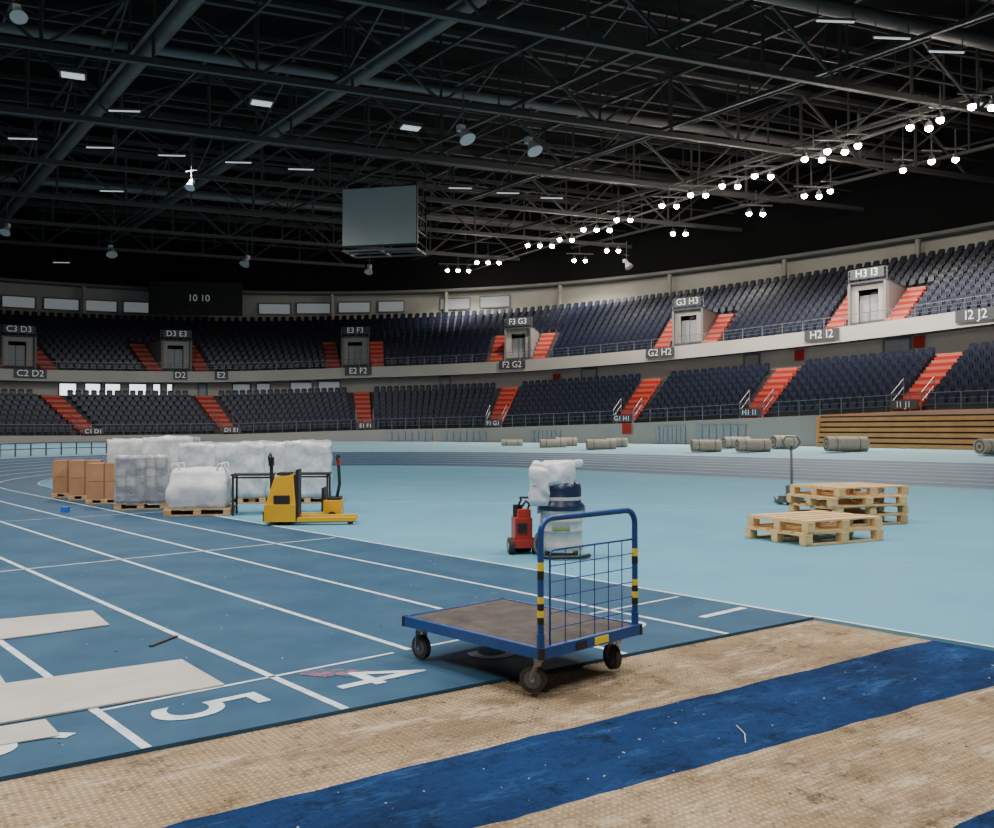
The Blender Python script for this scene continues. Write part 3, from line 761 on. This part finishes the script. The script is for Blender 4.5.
# ------------------------------------------------------------ roof structure
poly=[ring(TOT*i/160,-11.6) for i in range(160)]
def inside(x,y):
    c=False
    for i in range(len(poly)):
        a=poly[i];b=poly[i-1]
        if (a.y>y)!=(b.y>y) and x<(b.x-a.x)*(y-a.y)/(b.y-a.y)+a.x: c=not c
    return c
AV=Vector((.93,.37)).normalized(); BV=Vector((-AV.y,AV.x))
CV=Vector((-.6,.8)).normalized(); DV=Vector((CV.y,-CV.x))
def span(o,dv):
    ts=[t for t in range(-130,131) if inside(*(o+dv*t))]
    return (min(ts),max(ts)) if ts else None
def truss(mb,o,dv,zb,zt,bay,wb,wt,wd):
    r=span(o,dv)
    if not r: return
    t0,t1=r
    P=lambda t,z: Vector(((o+dv*t).x,(o+dv*t).y,z))
    mb.beam(P(t0,zb),P(t1,zb),wb,'truss'); mb.beam(P(t0,zt),P(t1,zt),wt,'truss')
    t=t0; k=0
    while t+bay<=t1:
        mb.beam(P(t,zb),P(t,zt),wd,'truss')
        if k%2==0: mb.beam(P(t,zb),P(t+bay,zt),wd,'truss')
        else: mb.beam(P(t,zt),P(t+bay,zb),wd,'truss')
        t+=bay;k+=1
ROOF=bpy.data.objects.new('roof_truss_structure',None); scene.collection.objects.link(ROOF)
mb=MB(); b=6.0
while b<100:
    truss(mb,BV*b,AV,18.0,21.6,4.5,.28,.28,.13)
    truss(mb,BV*(b+1.0),AV,19.6,21.6,4.5,.10,.10,.06)
    b+=9.2
mb.obj('primary_trusses',parent=ROOF)
mb=MB(); b=-70
while b<90:
    truss(mb,DV*b,CV,18.6,21.4,5.5,.18,.18,.09)
    r=span(DV*(b+4.5),CV)
    if r:
        o=DV*(b+4.5); mb.beam(tuple(o+CV*r[0])+(20.4,),tuple(o+CV*r[1])+(20.4,),.12,'truss')
    b+=9.0
b=-60
while b<100:
    r=span(BV*b,AV)
    if r: o=BV*b; mb.beam(tuple(o+AV*r[0])+(22.2,),tuple(o+AV*r[1])+(22.2,),.2,'truss',h=.3)
    b+=3.5
mb.obj('secondary_trusses',parent=ROOF)
mb=MB()
for b,z,r_ in((29.5,19.2,.34),(47,20.3,.3),(58,20.0,.35),(74,20.0,.35)):
    r=span(BV*b,AV); o=BV*b; mb.cyl(tuple(o+AV*r[0])+(z,),tuple(o+AV*r[1])+(z,),r_,'duct',n=14)
for b,z,r_ in((12,19.3,.4),(22,19.8,.35),(-3,19.6,.4)):
    r=span(DV*b,CV); o=DV*b; mb.cyl(tuple(o+CV*r[0])+(z,),tuple(o+CV*r[1])+(z,),r_,'duct',n=14)
mb.obj('ventilation_ducts',parent=ROOF)
mb=MB(); cp=[at(px,py,17.3) for px,py in((450,277),(560,242),(700,193),(850,142),(930,115))]
for a,b_ in zip(cp,cp[1:]):
    for z in(0,.6,1.1): mb.beam(a+Vector((0,0,z)),b_+Vector((0,0,z)),.12 if z==0 else .06,'truss')
mb.obj('lighting_catwalk',parent=ROOF)

# ------------------------------------------------------------ lamps
def flood(px,py,nl,power,z=16.6):
    c=at(px,py,z); mb=MB()
    for i in range(nl):
        x=(i-(nl-1)/2)*1.0
        mb.cyl((x,0,.06),(x,0,.34),.20,'housing',r2=.12,n=14); mb.lathe([(.15,0.06),(.185,0.0),(.17,-.08),(.10,-.15),(.03,-.18)],(x,0,0),'lamp',n=14)
        mb.beam((x,0,.3),(x,0,.6),.04,'housing')
    mb.beam((-nl*.6,0,.6),(nl*.6,0,.6),.08,'housing')
    mb.beam((0,0,.6),(0,0,1.7),.05,'housing')
    ob=mb.obj('floodlight_cluster',c,math.atan2(AV.y,AV.x)*.3)
    if power:
        l=bpy.data.lights.new('flood_beam','SPOT'); l.energy=power; l.spot_size=math.radians(150); l.spot_blend=.7; l.shadow_soft_size=.22; l.color=(1,.95,.87)
        lo=bpy.data.objects.new('flood_beam',l); scene.collection.objects.link(lo); lo.parent=ob; lo.location=(0,0,-.5)
PW=4300
for i,(px,py,k) in enumerate(((458,270,3),(488,262,3),(540,245,3),(566,239,2),(597,229,3),(624,219,2),(670,205,2),(699,194,2),(731,185,2),(764,175,2),(815,158,2),(838,150,2),(860,144,1),(922,126,2),(943,118,1),(985,105,2),
    (580,260,2),(613,250,2),(680,233,2),(757,213,2),(813,195,2),(832,190,1),(905,169,1),(934,160,1),(958,158,1))):
    flood(px,py,k,PW if i%2==0 else 0)
def bay(x,y,z,size,power):  # added fill: unseen overhead area light, with a made-up panel body around it
    mb=MB(); mb.box((0,0,.15),(size+.2,size+.2,.2),'housing')
    for a in(-1,1): mb.beam((a*size*.4,0,.25),(a*size*.4,0,1.6),.05,'housing')
    ob=mb.obj('added_fill_panel',(x,y,z))
    l=bpy.data.lights.new('fill_area_light','AREA'); l.energy=power; l.size=size; l.color=(1,.97,.93)
    lo=bpy.data.objects.new('fill_area_light',l); scene.collection.objects.link(lo); lo.parent=ob; lo.location=(0,0,.03)
for x,y in((0,2),(-14,4),(13,6),(-6,14),(8,17),(-22,16),(-2,-12)):  # all out of frame, placed to light the near floor softly
    bay(x,y,17,2.6,1950)
tb=[(20,137),(98,146),(170,154),(237,161),(300,168),(508,192),(460,187),(838,18),(895,35),(950,49),(122,109),(60,262),(110,190),(552,197)]
for i,(px,py) in enumerate(tb):
    c=at(px,py,17.4); mb=MB(); mb.box((0,0,.06),(1.6,.14,.08),'housing'); mb.box((0,0,-.01),(1.5,.08,.05),'tube'); mb.beam((-.7,0,.1),(-.7,0,.7),.03,'housing'); mb.beam((.7,0,.1),(.7,0,.7),.03,'housing')
    ob=mb.obj('linear_ceiling_lamp',c,math.atan2(AV.y,AV.x)-.3)
    if i%2==0 and 38<c.y<70 and not(-14<c.x<1):
        l=bpy.data.lights.new('lamp_beam','SPOT'); l.energy=3600; l.spot_size=math.radians(160); l.spot_blend=.6; l.shadow_soft_size=.2; l.color=(.97,.98,1)
        lo=bpy.data.objects.new('lamp_beam',l); scene.collection.objects.link(lo); lo.parent=ob; lo.location=(0,0,-.3)
for px,py in((70,73),(260,101),(410,126),(985,104)):
    c=at(px,py,18.5); mb=MB(); mb.box((0,0,.1),(1.2,.9,.2),'housing'); mb.box((0,0,-.02),(1.0,.65,.06),'tube'); mb.beam((0,0,.2),(0,0,2),.06,'housing'); mb.obj('square_roof_lamp',c,.4)
for px,py,sz in((463,135,.85),(531,147,.85),(110,252,.9),(5,230,.8),(246,262,.9),(369,270,.8),(627,265,.8),(190,185,.6),(14,12,.6)):
    c=at(px,py,15.8); mb=MB()
    mb.cyl((0,0,.35*sz),(.05,-.35*sz,-.25*sz),.18*sz,'spk',r2=.48*sz,n=16); mb.box((-.05,.12,.5*sz),(.4*sz,.35*sz,.35*sz),'spk'); mb.beam((0,0,.5),(0,0,2.1),.05,'housing')
    mb.beam((-.4,0,.9),(.4,0,.9),.05,'housing'); mb.obj('horn_loudspeaker',c,random.uniform(-.6,.9))
mb=MB(); w,h,dp=4.9,3.65,2.0
mb.box((-w/2,.12,0),(w,.24,h),'black'); mb.box((-w/2,-.02,0),(w-.12,.06,h-.12),'screen')
for x in(-w+.1,-w/2,-.1):
    mb.beam((x,.1,-h/2-.25),(x,dp+.2,-h/2-.25),.10,'duct'); mb.beam((x,.2,h/2+.2),(x,dp+.2,h/2+.2),.10,'black')
    for z in(-h/2-.25,0,h/2+.2): mb.beam((x,dp+.2,-h/2-.25),(x,dp+.2,h/2+.2),.10,'black')
for y in(.1,dp/2,dp+.2):
    mb.beam((-w,y,-h/2-.25),(0,y,-h/2-.25),.10,'duct')
for z in(-h/4,0,h/4): mb.beam((-.1,.2,z),(-.1,dp+.2,z),.08,'black'); mb.beam((-w,dp+.2,z),(0,dp+.2,z),.08,'black')
mb.beam((-.1,.2,-h/2),(-.1,dp+.2,h/2),.08,'black')
for x in(-w+.1,-.1):
    for y in(0.1,dp): mb.beam((x,y,h/2),(x,y,h/2+3.0),.04,'black'); mb.beam((x,y,-h/2-.25),(x,y,-h/2),.06,'black')
mb.obj('hanging_video_screen',(-4.9,55,14.8),-math.radians(12))
s=find_s(195,-8); p=ring(s,-8); zc=1.55+132*p.y/900; mt=facing(s,-8,zc); mb=MB()
R=mt.to_3x3(); k=p.y/98*1.02
mb.box(mt@Vector((0,0,-.2)),(9.6*k,3.5*k,.4),'black',R=R)
mb.text('10 10',1.0*k,mt@Matrix.Translation((0.3,.0,.06)),'signtxt'); mb.text('0   0',.55*k,mt@Matrix.Translation((-.2,-1.1,.06)),'sign')
for x in(-3.5,3.5): mb.beam(mt@Vector((x,1.7*k,-.2)),mt@Vector((x,5,-.2)),.08,'black')
mb.obj('digital_scoreboard')

w=bpy.data.worlds.new('hall_ambient'); scene.world=w; w.use_nodes=True
w.node_tree.nodes['Background'].inputs[0].default_value=(.6,.7,.8,1); w.node_tree.nodes['Background'].inputs[1].default_value=.3
cam=bpy.data.cameras.new('camera'); cam.sensor_width=36; cam.lens=F/994*36; cam.clip_end=400
co=bpy.data.objects.new('camera',cam); scene.collection.objects.link(co)
co.location=(0,0,H); co.rotation_euler=(math.radians(90)+math.atan((HY-414)/F),0,0)
scene.camera=co
